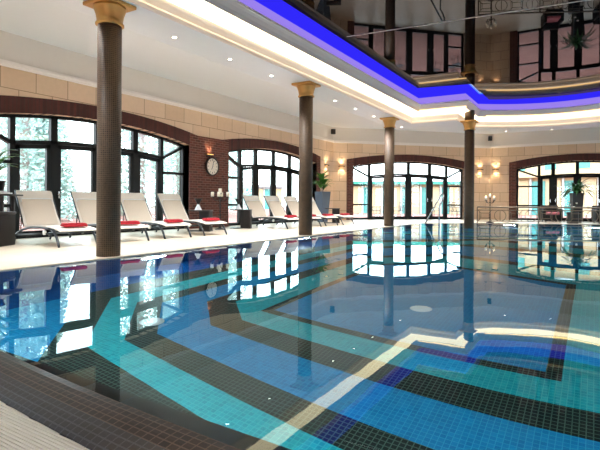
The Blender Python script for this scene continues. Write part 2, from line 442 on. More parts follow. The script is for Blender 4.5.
for i0, i1, lab in ((2, 4, 'short added warm glow line at the foot of the inner moulding, left of the water column'),
                    (5, 5 + NB - 1, 'curved added warm glow line under the bowed inner moulding, right of the water column')):
    strip = loft([sa[i0:i1], sb[i0:i1]], closed=False).build('glow_strip', M['added_line'], recalc=False)  # added glow so the black ceiling mirrors a thin warm line
    tag(strip, lab, 'light strip')
pr2 = [(-.06, ZS + .40), (-.03, ZS + .36), (.0, ZS + .345), (.01, ZS + .365), (.026, ZS + .43), (.07, ZS + .50), (.11, ZS + .545), (.125, ZS + .55), (.135, ZS + .59), (.09, ZS + .62), (-.02, ZS + .63)]
struct(loft([ring(*off(PI_, d), z, -2.2 + d) for d, z in pr2]).build('trim_91', M['mould']))
ZK = 4.95
lav = loft([ring(*off(PI_, .0), ZS + .62, -2.2), ring(*off(PI_, .0), 4.92, -2.2)]).build('cove_light', M['lav_spill'], recalc=False)  # fascia is no lamp; blue spill from above is put in as emission
tag(lav, 'pale lavender fascia, made to glow as blue spill, under the deep blue one, along the ceiling edge', 'cove light')
blu = loft([ring(*off(PI_, .0), 4.92, -2.2), ring(*off(PI_, .04), ZU, -2.2)]).build('cove_light', M['led_blue'], recalc=False)
tag(blu, 'deep blue glowing band directly below the black mirror ceiling', 'cove light')
bl = loft([ring(*off(PI_, .05), ZU - .05, -2.2), ring(*off(PI_, .07), ZU - .01, -2.2)]).build('glow_strip', M['led_bright'], recalc=False)
tag(bl, 'thin bright blue light line at the top of the blue band', 'light strip')
PK = (-5.38, 16.65, -3.56, 19.9, 20.55)
rk = ring(*PK, ZK, -1.6, xv2=-3.6, yv2=17.0); rk2 = [(x, y, ZK + .09) for x, y, z in rk]
struct(loft([rk, rk2]).build('trim_92', M['blackp']))
mb = MB(); mb.add(rk, [tuple(range(len(rk)))]); mb.add(rk2, [tuple(range(len(rk)))])
struct(mb.build('ceiling_gloss', M['black_ceiling'], recalc=False))
# thin pale joint in the black ceiling
s0, s1 = Vector((-5.2, 10.6, ZK - .002)), Vector((2.6, 11.4, ZK - .002))
mb = MB(); mb.tube([s0, s1], .010, 6); struct(mb.build('trim_93', M['mould']))
# roof slab over everything (keeps the sky out of the recess)
mb = MB(); mb.box(((WL + WR) / 2, (YR + YE) / 2, 5.5), (WR - WL + 1, YE - YR + 1, .2)); struct(mb.build('roof', M['grey_wall']))

# ------------------------------------------------------------------ pool shell, deck, edge
def yc(x): return 1.365 + .019 * (x + .2) ** 2
XL_, XRr = -6.4, 4.2
nw = 40
near = [(XL_ + (XRr - XL_) * i / nw, yc(XL_ + (XRr - XL_) * i / nw)) for i in range(nw + 1)]
side_far = [(XL_, 20.25), (-4.72, 21.93), (-2.06, 23.12), (.19, 24.3), (2.6, 24.3), (XRr, 22.0)]
pool = near[::-1] + side_far           # starts at near right, goes left along the weir, up the left side, round the far end
outer = [(WR + .2, yc(x) * 0 + YR + 1) for x, y in near[:1]]
mb = MB()
DZ = .015
def deck_quad(pts): mb.add([(x, y, DZ) for x, y in pts], [tuple(range(len(pts)))])
deck_quad([(WL - .35, YR - .3), (XL_, YR - .3), (XL_, 20.25), (WL - .35, 20.25)])
deck_quad([(WL - .35, 20.25), (XL_, 20.25), (-4.72, 21.93), (-4.72, YE + .3), (XB - .3, YE + .3), (WL - .35, YA + .2)])
deck_quad([(-4.72, 21.93), (-2.06, 23.12), (-2.06, YE + .3), (-4.72, YE + .3)])
deck_quad([(-2.06, 23.12), (.19, 24.3), (2.6, 24.3), (2.6, YE + .3), (-2.06, YE + .3)])
deck_quad([(2.6, 24.3), (XRr, 22.0), (WR + .3, 22), (WR + .3, YA + .2), (XBR + .3, YE + .3), (2.6, YE + .3)])
deck_quad([(XRr, YR - .3), (WR + .3, YR - .3), (WR + .3, 22.0), (XRr, 22.0)])
deck_quad([(XL_, YR - .3), (XRr, YR - .3), (XRr, -.6), (XL_, -.6)])
edge = [(XL_, -.6), (XL_, 20.25)] + side_far[1:] + [(XRr, -.6)]
for a, b in zip(edge, edge[1:]):
    mb.add([(a[0], a[1], DZ), (b[0], b[1], DZ), (b[0], b[1], -.05), (a[0], a[1], -.05)], [(0, 1, 2, 3)])
struct(mb.build('floor', M['deck'], recalc=False))
DEP = -1.55
# pool floor: nested chamfered rings of black, turquoise and blue mosaic, laid one over the other
def nest(yn, xl, ch, xr, yf, tone, k, mb):
    """ring outline: bowed near edge, chamfered near-left corner, sloping far edge"""
    ny = lambda x: yn + .019 * x * x
    xc = xl
    if ch is not None:                              # where the chamfer x + y = ch meets the bowed near edge
        lo, hi = xl, 0.0
        for _ in range(40):
            m = (lo + hi) / 2
            if ch - m > ny(m): lo = m
            else: hi = m
        xc = lo
    pts = [(xr + (xc - xr) * i / 30, ny(xr + (xc - xr) * i / 30)) for i in range(31)]
    if ch is not None: pts.append((xl, ch - xl))
    fy = lambda x: yf - .42 * (x + .3)
    pts += [(xl, fy(-2.6) - (-2.6 - xl) * .95), (-2.6, fy(-2.6)), (xr, fy(xr))]
    z = DEP + .0015 * k
    mb.add([(x, y, z) for x, y in pts], [tuple(range(len(pts)))[::-1]], tone)
mb = MB()
mb.add([(XL_ - .1, .9, DEP), (XRr + .1, .9, DEP), (XRr + .1, 24.8, DEP), (XL_ - .1, 24.8, DEP)], [(0, 1, 2, 3)], 0)
mb.add([(XL_ - .1, .9, DEP + .001), (-5.6, .9, DEP + .001), (-5.6, 24.8, DEP + .001), (XL_ - .1, 24.8, DEP + .001)], [(0, 1, 2, 3)], 3)
for k, (y0, y1, tn) in enumerate(((14.6, 14.9, 2), (14.9, 15.3, 1), (16.8, 17.1, 2), (17.1, 17.5, 1), (19.0, 19.3, 2), (19.3, 19.7, 1), (21.2, 21.5, 2))):
    mb.add([(XL_ - .1, y0, DEP + .002), (XRr + .1, y0, DEP + .002), (XRr + .1, y1, DEP + .002), (XL_ - .1, y1, DEP + .002)], [(0, 1, 2, 3)], tn)
for k, a_ in enumerate(((1.9, -5.6, -1.72, 3.95, 13.6, 2), (2.45, -5.15, -1.27, 3.7, 12.8, 1), (2.78, -4.75, -.8, 3.4, 11.6, 2), (3.09, -4.5, -.38, 3.1, 11.0, 0),
                        (3.62, -4.1, .38, 2.75, 9.3, 2), (3.96, -3.8, .87, 2.4, 8.9, 1), (4.33, -3.32, None, -.22, 7.88, 2), (4.45, -3.2, None, -.34, 7.72, 0))):
    nest(*a_, k + 2, mb)
struct(mb.build('pool_floor', [M['blue'], M['turq'], M['dark'], M['navy']], recalc=False))
mb = MB()
pw = pool
for i in range(len(pw)):
    a, b = pw[i], pw[(i + 1) % len(pw)]
    mb.add([(a[0], a[1], -.03 if a[1] < 2.4 and b[1] < 2.4 else -.004), (b[0], b[1], -.03 if a[1] < 2.4 and b[1] < 2.4 else -.004), (b[0], b[1], DEP), (a[0], a[1], DEP)], [(0, 1, 2, 3)])
struct(mb.build('pool_wall', M['navy'], recalc=False))
# water surface
mb = MB(); wp = [(x, y - (.008 if y < 3 and -6.3 < x < 4.1 else 0)) for x, y in pool]
mb.add([(x, y, 0.0) for x, y in wp], [tuple(range(len(wp)))])
mb.f = [f if sum((mb.v[f[i]][0]*mb.v[f[(i+1)%len(f)]][1]-mb.v[f[(i+1)%len(f)]][0]*mb.v[f[i]][1]) for i in range(len(f))) > 0 else tuple(reversed(f)) for f in mb.f]
wo = mb.build('pool_water', M['water'], recalc=False)
tag(wo, 'still clear water filling the mosaic swimming pool', 'water', kind='stuff')
# mosaic overflow edge
mb = MB(); prof = [(0, -.4), (0, -.015), (.01, .002), (.05, .004), (.1, .001), (.15, -.006), (.2, -.016), (.24, -.028), (.265, -.042), (.27, -.16)]
ln = [0]
for (d0, z0), (d1, z1) in zip(prof, prof[1:]): ln.append(ln[-1] + math.hypot(d1 - d0, z1 - z0))
for i in range(nw):
    (xa, ya), (xb, yb) = near[i], near[i + 1]
    for j in range(len(prof) - 1):
        (d0, z0), (d1, z1) = prof[j], prof[j + 1]
        mb.add([(xa, ya - d0, z0), (xb, yb - d0, z0), (xb, yb - d1, z1), (xa, ya - d1, z1)], [(0, 1, 2, 3)], 0 if d0 < .145 else 1,
               uvs=[[(xa, ln[j]), (xb, ln[j]), (xb, ln[j + 1]), (xa, ln[j + 1])]], smooth=True)
struct(mb.build('pool_weir', [M['weir'], M['weir2']], recalc=False))
mb = MB(); mb.box(((XL_ + XRr) / 2, .4, -.2), (XRr - XL_, 2.4, .06)); struct(mb.build('floor_gutter', M['gutter']))
mb = MB(); y = -.58
def grating_span(y):
    yb = y + .27 - .03
    if yb < 1.365: return [(XL_ + .01, XRr - .01)]
    r = math.sqrt((yb - 1.365) / .019); out = []
    if -.2 - r > XL_ + .3: out.append((XL_ + .01, -.2 - r))
    if -.2 + r < XRr - .3: out.append((-.2 + r, XRr - .01))
    return out
while y < 1.75:
    for a, b in grating_span(y):
        mb.box(((a + b) / 2, y, -.062), (b - a, .0115, .03))
    y += .0172
for x in [XL_ + .35 * k for k in range(1, 30)]:
    ye = yc(x) - .275
    mb.box((x, (ye - .58) / 2, -.075), (.012, ye + .58, .014))
g = mb.build('overflow_grating', M['slat']); tag(g, 'white slatted overflow grating beside the dark mosaic pool edge', 'grating')

# ------------------------------------------------------------------ columns
def column(x, y, zb, label, extra=0.0):
    t = empty('column', (x, y, zb)); tag(t, label, 'column', 'mosaic columns with gold capitals', kind='thing')
    H = ZS - zb; r = .183
    MB().lathe([(r, 0), (r, H - .27)], 32).build('shaft', M['column_tile'], t)
    if extra: MB().lathe([(r, H - .03), (r, H + extra)], 32).build('upper_shaft', M['column_tile'], t)
    c = MB(); c.lathe([(r + .005, H - .36), (r + .035, H - .35), (r + .035, H - .325), (r + .012, H - .31), (r + .02, H - .25), (r + .03, H - .19), (r + .055, H - .12), (r + .07, H - .09), (r + .07, H - .06), (r + .05, H - .055)], 32)
    c.build('capital', M['gold'], t)
    MB().rbox((0, 0, H - .03), (.58, .58, .055), .012).build('abacus', M['gold'], t)
    return t
column(-6.64, 4.95, DZ, 'nearest dark mosaic column with gold capital, left of the two front loungers')
column(-6.60, 11.02, DZ, 'second dark mosaic column from the left, by the far row of loungers')
column(-6.58, 17.09, DZ, 'slim dark mosaic column in front of the middle arched window')
column(-4.14, 19.2, DEP, 'dark mosaic column rising out of the water beside the metal handrail', extra=.40)

# ------------------------------------------------------------------ sun loungers
def make_lounger():
    t = empty('sun_lounger', (0, 0, 0)); hw = .37
    def sheet(name, pts, w, mat, th=.018, parent=None):
        m = MB(); n = len(pts); vs = []
        for k, dz in ((0, 0), (1, -th)):
            for (x, z) in pts:
                for s in (-1, 1): vs.append((x, s * w, z + dz))
        fs = []
        for i in range(n - 1):
            a = 2 * i; fs.append((a, a + 1, a + 3, a + 2)); b = 2 * n + 2 * i; fs.append((b, b + 2, b + 3, b + 1))
            fs.append((a, a + 2, b + 2, b)); fs.append((a + 1, b + 1, b + 3, a + 3))
        fs.append((0, 2 * n, 2 * n + 1, 1)); e = 2 * n - 2; fs.append((e, e + 1, 2 * n + e + 1, 2 * n + e))
        m.add(vs, fs, smooth=False); return m.build(name, mat, parent or t)
    seat = [(-1.60, .335), (-1.4, .35), (-1.0, .375), (-.6, .38), (-.3, .365), (-.05, .335), (.02, .315)]
    sheet('seat', seat, hw, M['sling'])
    HX, HZz, BL, A = -1.60, .35, .90, R(57)
    def bk(l, o=0): return (HX - math.cos(A) * l + math.sin(A) * o, HZz + math.sin(A) * l + math.cos(A) * o)
    back = sheet('backrest', [bk(0), bk(.3, -.012), bk(.6, -.012), bk(.85, 0), bk(BL, -.02)], hw, M['sling'], .02)
    sheet('back_panel', [bk(.02, .014), bk(.3, .004), bk(.66, .004)], hw - .055, M['sling2'], .008, back)
    # white edge piping of the head cushion
    p = MB(); a0, a1 = bk(.66, .022), bk(.58, .02)
    p.tube([(a1[0], -hw + .05, a1[1]), (a0[0], -hw + .06, a0[1]), (a0[0], hw - .06, a0[1]), (a1[0], hw - .05, a1[1])], .014, 6); p.build('piping', M['white_trim'], back)
    for s in (-1, 1):
        e = MB(); q0, q1 = bk(0, -.02), bk(BL, -.02); e.tube([(q0[0], s * hw, q0[1]), (q1[0], s * hw, q1[1])], .016, 8); e.build('back_rail', M['lframe'], t)
        r_ = MB(); r_.tube([(-2.2, s * hw, .10), (-2.0, s * hw, .17), (-1.7, s * hw, .27), (-1.3, s * hw, .325), (-.8, s * hw, .345), (-.45, s * hw, .335), (-.2, s * hw, .315)], .024, 8)
        r_.tube([(-2.15, s * hw * .96, .145), (-.25, s * hw * .96, .255)], .018, 8); r_.build('side_rail', M['lframe'], t)
        l_ = MB(); l_.tube([(-.32, s * hw, .325), (-.2, s * hw, .28), (-.1, s * hw, .18), (-.03, s * hw, .06), (.0, s * hw, .0)], [.024, .026, .025, .023, .022], 8); l_.build('leg', M['lframe'], t)
        l2 = MB(); l2.tube([(-2.03, s * hw, .16), (-2.09, s * hw, .09), (-2.13, s * hw, 0)], .022, 8); l2.build('leg', M['lframe'], t)
        st = MB(); b1 = bk(.42, -.02); st.tube([(b1[0], s * (hw - .04), b1[1]), (-1.9, s * (hw - .04), .2)], .012, 6); st.build('back_support', M['lframe'], t)
        wh = MB(); wh.lathe([(.012, -.02), (.045, -.02), (.045, .02), (.012, .02)], 16, mat=Matrix.Translation((-.62, s * (hw + .005), .255)) @ Matrix.Rotation(PI / 2, 4, 'X')); wh.build('hub_cap', M['white_trim'], t)
    cb = MB(); cb.tube([(-2.15, -hw, .13), (-2.15, hw, .13)], .018, 8); cb.build('crossbar', M['lframe'], t)
    cb = MB(); cb.tube([(-.25, -hw, .285), (-.25, hw, .285)], .016, 8); cb.build('crossbar', M['lframe'], t)
    return t
L0 = make_lounger()
def make_towel():
    m = MB(); m.rbox((0, 0, .026), (.2, .46, .046), .022, 3); m.rbox((.0, 0, .054), (.17, .43, .034), .016, 3)
    return m.build('towel', M['towel'])
T0 = make_towel()
spots = [(-8.42, 5.62, 'nearest cream sun lounger with red towel, beside the tall dark table'),
         (-8.42, 6.9, 'second cream sun lounger from the left, half behind the nearest column'),
         (-8.42, 8.2, 'third cream sun lounger from the left, just right of the nearest column'),
         (-8.40, 9.5, 'cream sun lounger in front of the brick pier with the clock'),
         (-8.35, 13.3, 'first cream lounger of the far row, beside the side table on the deck'),
         (-8.30, 14.5, 'second cream lounger of the far row, its foot behind a column'),
         (-8.25, 15.7, 'third cream lounger of the far row, beside the second column'),
         (-8.15, 16.9, 'farthest cream lounger of the row, in front of the tall planter')]
tl = ['red folded towel on the foot of the nearest lounger', 'red folded towel just right of the nearest column', 'red folded towel on the third lounger from the left',
      'red folded towel on the lounger in front of the brick pier', 'red folded towel on the first lounger of the far row, left of the second column',
      'red folded towel just right of the second column', 'red folded towel on the third lounger of the far row', 'red folded towel on the farthest lounger']
for i, (x, y, lab) in enumerate(spots):
    o = L0 if i == 0 else copy_tree(L0)
    o.location = (x, y, DZ); o.rotation_euler = (0, 0, R(-8)); tag(o, lab, 'sun lounger', 'cream sun loungers along the pool deck')
    w = T0 if i == 0 else T0.copy()
    if i: COL.objects.link(w)
    p = Matrix.Rotation(R(-8), 4, 'Z') @ Vector((-.2, 0, .358)); w.location = (x + p.x, y + p.y, DZ + p.z + .014)
    w.rotation_euler = (0, R(4), R(-8 + random.uniform(-6, 6))); tag(w, tl[i], 'towel', 'red towels on the loungers')

# ------------------------------------------------------------------ side tables, vases, left corner
def row_x(px, y):      # the point of row Y seen in image column px
    d = ray(px, 215); return d[0] * y / d[1]
def c_table(loc, rz, label, w=.68, d=.42, h=.62):
    t = empty('side_table', loc, rz); tag(t, label, 'side table', 'dark c-shaped side tables')
    MB().rbox((0, 0, h - .015), (w, d, .03), .006).build('table_top', M['darkwood'], t)
    MB().rbox((w * .5 - .17, 0, (h - .03) / 2 + .01), (.31, d - .02, h - .05), .006).build('pedestal', M['wicker'], t)
    MB().rbox((0, 0, .012), (w, d - .02, .024), .006).build('base', M['darkwood'], t)
    return t
def vase(loc, label):
    t = empty('hourglass_vase', loc); tag(t, label, 'vase', 'hourglass vases on the side tables')
    MB().lathe([(.115, 0), (.1, .02), (.045, .13), (.025, .17)], 20).build('base', M['glassw'], t)
    MB().lathe([(.025, .165), (.05, .21), (.11, .32), (.135, .345), (.12, .345), (.04, .225)], 20, cap=False).build('bowl', M['blackp'], t)
RZC = TH   # tables squared to the view of the row
p = on_z(199, 231.4, DZ); c_table((p.x - .05, p.y + .1, DZ), TH * .9, 'dark side table against the brick pier below the clock')
vase((p.x - .13, p.y + .1, DZ + .62), 'black and white hourglass vase on the table below the clock')
p = on_z(241, 228.6, DZ); c_table((p.x - .12, p.y + .15, DZ), TH * .9, 'dark side table at the left end of the far lounger row')
vase((p.x - .2, p.y + .12, DZ + .62), 'black and white hourglass vase on the table at the start of the far row')
c_table((row_x(332.5, 17.95), 17.95, DZ), TH * .9, 'dark side table in front of the tall slate planter', w=.62)
# left corner: woven box, tall table, towels, plant
p = on_z(4, 247, DZ)
sh = Matrix.Rotation(TH, 3, 'Z') @ Vector((-.46, 0, 0))
t = empty('storage_box', (p.x - .14 + sh.x, p.y + .2 + sh.y, DZ), TH); tag(t, 'dark woven storage box on the deck at the left edge', 'box')
MB().rbox((0, 0, .30), (.80, .5, .60), .015).build('body', M['wicker'], t); MB().rbox((0, 0, .63), (.82, .52, .05), .012).build('lid', M['darkwood'], t)
q = Vector((p.x - .45 + sh.x * 2.05, p.y + .75 + sh.y * 2.05, DZ))
t = empty('console_table', q, TH); tag(t, 'tall dark table behind the woven box, carrying towels and a plant', 'table')
MB().rbox((.17, 0, .985), (.96, .48, .035), .008).build('table_top', M['darkwood'], t)
for a in (-1, 1):
    for b in (-1, 1):
        MB().rbox((.12 + a * .34, b * .19, .485), (.06, .06, .97), .006).build('leg', M['darkwood'], t)
m = MB(); m.rbox((.32, -.15, 1.02), (.58, .17, .035), .017, 3); m.rbox((.27, -.15, 1.052), (.46, .16, .03), .014, 3); m.rbox((.2, -.15, 1.08), (.3, .15, .026), .012, 3)
o = m.build('towel_stack', M['wtowel']); o.location = q; o.rotation_euler = (0, 0, TH); tag(o, 'low pile of white towels on the tall dark table', 'towels')
def leaf_blade(mb, base, yaw, elev, length, width, droop, segs=6):
    d = Vector((math.cos(yaw), math.sin(yaw), 0)); sd = Vector((-d.y, d.x, 0)); p = Vector(base); e = elev; pts = []
    for i in range(segs + 1):
        u = i / segs; w = width * math.sin(PI * (u * .85 + .12)) * (1 if u < 1 else .05)
        pts.append((p - sd * w, p + Vector((0, 0, .15 * w)), p + sd * w))
        p = p + (d * math.cos(e) + Vector((0, 0, math.sin(e)))) * (length / segs); e -= droop / segs
    vs = [v for t_ in pts for v in t_]; fs = []
    for i in range(segs):
        a = 3 * i; fs += [(a, a + 1, a + 4, a + 3), (a + 1, a + 2, a + 5, a + 4)]
    mb.add(vs, fs, smooth=True)
def potted(name, loc, rz, label, cat, prof, square, mat, soilz, soilr, nleaf, length, width, leafmat, seed, stems=1, elev=(35, 85), droop=(60, 130)):
    t = empty(name, loc, rz); tag(t, label, cat)
    if square:
        pm = MB(); pm.lathe([(r * math.sqrt(2), z) for r, z in prof], 4, smooth=False, mat=Matrix.Rotation(PI / 4, 4, 'Z'))
    else:
        pm = MB(); pm.lathe(prof, 24)
    pm.build('pot', mat, t)
    MB().lathe([(soilr, soilz - .02), (soilr, soilz)], 16).build('soil', M['soil'], t)
    rnd = random.Random(seed); fm = MB(); sm = MB()
    for s in range(stems):
        a = rnd.uniform(0, 2 * PI); r = soilr * .4 * (s > 0); h = rnd.uniform(.08, .5) if stems > 1 else .06
        b = Vector((r * math.cos(a), r * math.sin(a), soilz - .01)); tip = b + Vector((r * .6 * math.cos(a), r * .6 * math.sin(a), h))
        sm.tube([b, tip], .014, 6)
        for k in range(nleaf // stems):
            yaw = 2 * PI * (k / (nleaf / stems)) * 2.4 + rnd.uniform(-.4, .4)
            leaf_blade(fm, tip, yaw, R(rnd.uniform(*elev)), length * rnd.uniform(.7, 1.1), width, R(rnd.uniform(*droop)))
    sm.build('stem', M['bark'], t); fm.build('foliage', leafmat, t)
    return t
pc = TH
wv = Matrix.Rotation(TH, 3, 'Z') @ Vector((.20, .085, 0))
potted('potted_plant', q + Vector((wv.x, wv.y, 1.0025)), TH, 'leafy plant in black pot on the tall dark table at the left edge', 'potted plant',
       [(.10, 0), (.135, .25), (.145, .255), (.145, .28), (.125, .28)], False, M['pot'], .265, .12, 24, .6, .04, M['leaf'], 5, stems=2)
potted('potted_palm', (row_x(322.5, 18.6), 18.6, DZ), TH + R(38), 'green palm in a tall tapered slate blue planter in the corner', 'potted plant',
       [(.16, 0), (.25, 1.30), (.25, 1.34), (.21, 1.34)], True, M['planter'], 1.32, .19, 64, .75, .05, M['leaf'], 11, stems=4, elev=(40, 88), droop=(50, 120))

# ------------------------------------------------------------------ candelabra
def candelabrum(loc, label, H, flames, rz=0):
    t = empty('candelabrum', loc, rz); tag(t, label, 'candelabrum')
    MB().lathe([(.17, 0), (.16, .02), (.06, .05), (.03, .09)], 20).build('base', M['iron'], t)
    m = MB(); prof = [(.018, .08)]
    z = .1
    while z < H - .12:
        prof += [(.018, z), (.034, z + .03), (.018, z + .06)]; z += .11
    prof += [(.016, H - .06), (.03, H - .03), (.05, H), (.045, H)]
    m.lathe(prof, 14); m.build('stem', M['iron'], t)
    tips = [(0, 0, H)]
    for k in range(4):
        a = k * PI / 2; c, s = math.cos(a), math.sin(a); ar = MB()
        ar.tube([(0, 0, H - .2), (c * .08, s * .08, H - .25), (c * .18, s * .18, H - .22), (c * .24, s * .24, H - .12)], .012, 8)
        ar.lathe([(.02, 0), (.055, .015), (.05, .02)], 14, c=(c * .24, s * .24, H - .13)); ar.build('arm', M['iron'], t); tips.append((c * .24, s * .24, H - .11))
    for (x, y, z) in tips:
        c = MB(); cr_ = .036 if flames else .052; c.lathe([(cr_, 0), (cr_, .14), (.02, .145)], 14, c=(x, y, z)); co = c.build('candle', M['candle'], t)
        if flames:
            f = MB(); f.lathe([(.003, 0), (.013, .015), (.008, .035), (.001, .05)], 10, c=(x, y, z + .14)); f.build('flame', M['flame'], co)
    return t
p = on_z(220, 229.6, DZ); candelabrum((p.x, p.y, DZ), 'black floor candelabrum with ivory candles, at the brick pier', 1.14, False, TH)
p = on_z(489.3, 223.0, DZ); candelabrum((p.x, p.y + .15, DZ), 'black floor candelabrum with lit candles behind the metal railing', 1.12, True, TH + .3)

# ------------------------------------------------------------------ clock, sconces, speakers, downlights
frL, LL = frame_of('left'); frC, LC = frame_of('back_left'); frE, LE = frame_of('back')
t = empty('wall_clock', frL(17.15, 2.06, .025)); t.rotation_euler = (0, R(90), 0); tag(t, 'round black-rimmed wall clock on the brick pier', 'clock')
MB().lathe([(.30, 0), (.31, .03), (.30, .09), (.285, .09), (.27, .06)], 36, cap=False).build('case', M['blackp'], t)
face = MB().lathe([(.0, .05), (.275, .05), (.275, .06), (.0, .062)], 36, smooth=False, cap=False).build('face', M['clockface'], t)
hm = MB()
for k in range(12):
    a = 2 * PI * k / 12; hm.box((0, .215, .066), (.022 if k % 3 == 0 else .014, .05, .006), mat=Matrix.Rotation(a, 4, 'Z'))
hm.build('hour_marks', M['blackp'], face)
for L_, a in ((.14, math.atan2(math.sin(R(208)), -math.cos(R(208)))), (.22, math.atan2(math.sin(R(14)), -math.cos(R(14))))):
    h = MB(); h.box((L_ / 2 - .02, 0, .075), (L_, .016, .006), mat=Matrix.Rotation(a, 4, 'Z')); h.build('hand', M['blackp'], t)
t = empty('picture_light', frL(17.05, 2.43, .025)); tag(t, 'small wall lamp glowing above the clock', 'wall lamp')
MB().rbox((.05, 0, 0), (.1, .36, .035), .008).build('housing', M['iron'], t)
MB().rbox((.05, 0, .022), (.07, .26, .012), .004).build('bulb', M['bulb'], t)
def spot(loc, energy, color=(1, .72, .42), size=100, up=False, rad=.05):
    l = bpy.data.lights.new('lamp', 'SPOT'); l.energy = energy; l.color = color; l.spot_size = R(size); l.spot_blend = .8; l.shadow_soft_size = rad
    o = bpy.data.objects.new('lamp_light', l); COL.objects.link(o); o.location = loc
    if up: o.rotation_euler = (PI, 0, 0)
    return o
pl = frL(17.05, 2.43, .12); spot((pl[0], pl[1], 2.5), 14, up=True, size=130)
def sconce(fr, s, z, label):
    o = fr(s, z, 0); a = fr(s, z, 1)
    ang = math.atan2(a[1] - o[1], a[0] - o[0])
    t = empty('wall_sconce', o, ang); tag(t, label, 'wall sconce', 'slim up and down wall sconces')
    MB().rbox((.055, 0, 0), (.11, .3, .05), .006).build('housing', M['iron'], t)
    MB().rbox((.055, 0, .022), (.06, .2, .01), .003).build('bulb', M['bulb'], t)
    MB().rbox((.055, 0, -.022), (.06, .2, .01), .003).build('bulb', M['bulb'], t)
    b = fr(s, z, .10); spot((b[0], b[1], z + .05), 20, up=True, size=120); spot((b[0], b[1], z - .05), 20, size=120)
sconce(frL, 25.25, 2.66, 'slim wall sconce above the tall palm, left of the stone corner')
sconce(frC, .42, 2.66, 'slim wall sconce right of the stone corner, beside the middle arched window')
sconce(frC, LC - .62, 2.66, 'slim wall sconce just right of the water column')
sconce(frE, .3, 2.66, 'slim wall sconce left of the far arched window, above the lit candelabrum')
def speaker(loc, ang, label):
    t = empty('wall_speaker', loc, ang); tag(t, label, 'speaker', 'small black speakers on the frieze')
    MB().rbox((.12, 0, 0), (.16, .19, .25), .02).build('cabinet', M['blackp'], t); MB().rbox((.203, 0, 0), (.01, .16, .22), .004).build('grille', M['pot'], t)
    MB().tube([(0, 0, 0), (.06, 0, 0)], .03, 8).build('bracket', M['blackp'], t)
sp = frL(25.85, 4.33, -.01); speaker(sp, R(-25), 'small black wall speaker above the palm corner')
sp = frC(LC - .02, 4.33, -.01); speaker(sp, R(-68), 'small black wall speaker above the lit candelabrum')
def downlight(x, y, z, label):
    t = empty('downlight', (x, y, z)); tag(t, label, 'downlight', 'round ceiling downlights')
    MB().lathe([(.04, 0), (.06, -.006), (.065, 0), (.065, .02), (.04, .02)], 18, cap=False).build('ring', M['steel'], t)
    MB().lathe([(.0, -.001), (.04, -.001), (.04, .015), (0, .015)], 16, cap=False).build('lens', M['lens'], t)
    l = bpy.data.lights.new('downlight_beam', 'SPOT'); l.energy = 330; l.color = (.98, .99, 1); l.spot_size = R(110); l.spot_blend = .7; l.shadow_soft_size = .06
    o = bpy.data.objects.new('downlight_beam', l); COL.objects.link(o); o.location = (x, y, z - .03)
ords = ['nearest', 'second', 'third', 'fourth', 'fifth', 'sixth', 'seventh', 'eighth', 'last']
for i, y in enumerate((6.6, 8.25, 9.86, 11.6, 13.3, 14.8, 16.4, 17.9, 19.35)):
    downlight(-6.92, y, ZS - .002, 'round recessed ceiling downlight, %s of the row along the left moulding' % ords[i])
for i, y in enumerate((1.6, 3.3, 4.95)):  # unseen lamps added to brighten the dark near end
    downlight(-6.92, y, ZS - .002, 'added round ceiling downlight above the near end of the left deck, outside the view')
for i, y in enumerate((1.6, 4.95, 8.25, 11.6, 14.8)):  # unseen mirrored row, added for more light on foreground and pool
    downlight(2 * AX + 6.92, y, ZS - .002, 'added unseen ceiling downlight in a row along the right-hand moulding')
downlight(-5.0, 21.7, ZS + .02, 'round recessed ceiling downlight left of the water column')
downlight(-3.36, 22.75, ZS + .005, 'round recessed ceiling downlight right of the water column')
downlight(-1.6, 23.3, ZS + .025, 'round recessed ceiling downlight above the far arched window')
# ------------------------------------------------------------------ pool fittings
def disc(px, py, label, r=.13):
    x, y = in_water(px, py)
    m = MB(); m.lathe([(.0, .03), (r * .8, .03), (r, .015), (r, 0)], 24, cap=False); o = m.build('pool_inlet_cover', M['glassw']); o.location = (x, y, DEP); tag(o, label, 'pool inlet', 'round pale inlet covers on the pool floor')
disc(152, 322, 'round pale inlet cover on the pool floor by the nearest column')
disc(421, 309, 'round pale inlet cover on the pool floor beyond the middle')
t = empty('underwater_lamp', (XL_, 5.6, -.42)); t.rotation_euler = (0, R(90), 0); tag(t, 'glowing underwater lamp on the left pool wall by the nearest column', 'pool lamp')
MB().lathe([(.0, .0), (.16, 0), (.16, .03), (.11, .045), (.11, .03), (0, .03)], 24, cap=False).build('rim', M['steel'], t)
MB().lathe([(.0, .036), (.105, .036), (.1, .05), (0, .055)], 24, cap=False).build('lens', M['uwlamp'], t)
def under(x, y, z, e, ry, rz, sx=.5):
    l = bpy.data.lights.new('pool_lamp', 'AREA'); l.energy = e; l.color = (.82, 1, 1); l.size = sx; l.shape = 'DISK'
    o = bpy.data.objects.new('pool_lamp_light', l); COL.objects.link(o); o.location = (x, y, z); o.rotation_euler = (0, ry, rz)
for y in (5.6, 10.5, 15.5): under(XL_ + .08, y, -.42, 34, R(-70), 0)
for y in (4.0, 9.0, 14.0): under(XRr - .08, y, -.42, 34, R(70), 0)
for x in (-5, -3.5, -2, -.5, 1, 2.5): 
    under(x, yc(x) + .1, -.3, 15, R(-55), R(90))
for x in (-3, 0, 2): under(x, 21.5, -.42, 34, R(-75), R(-90))
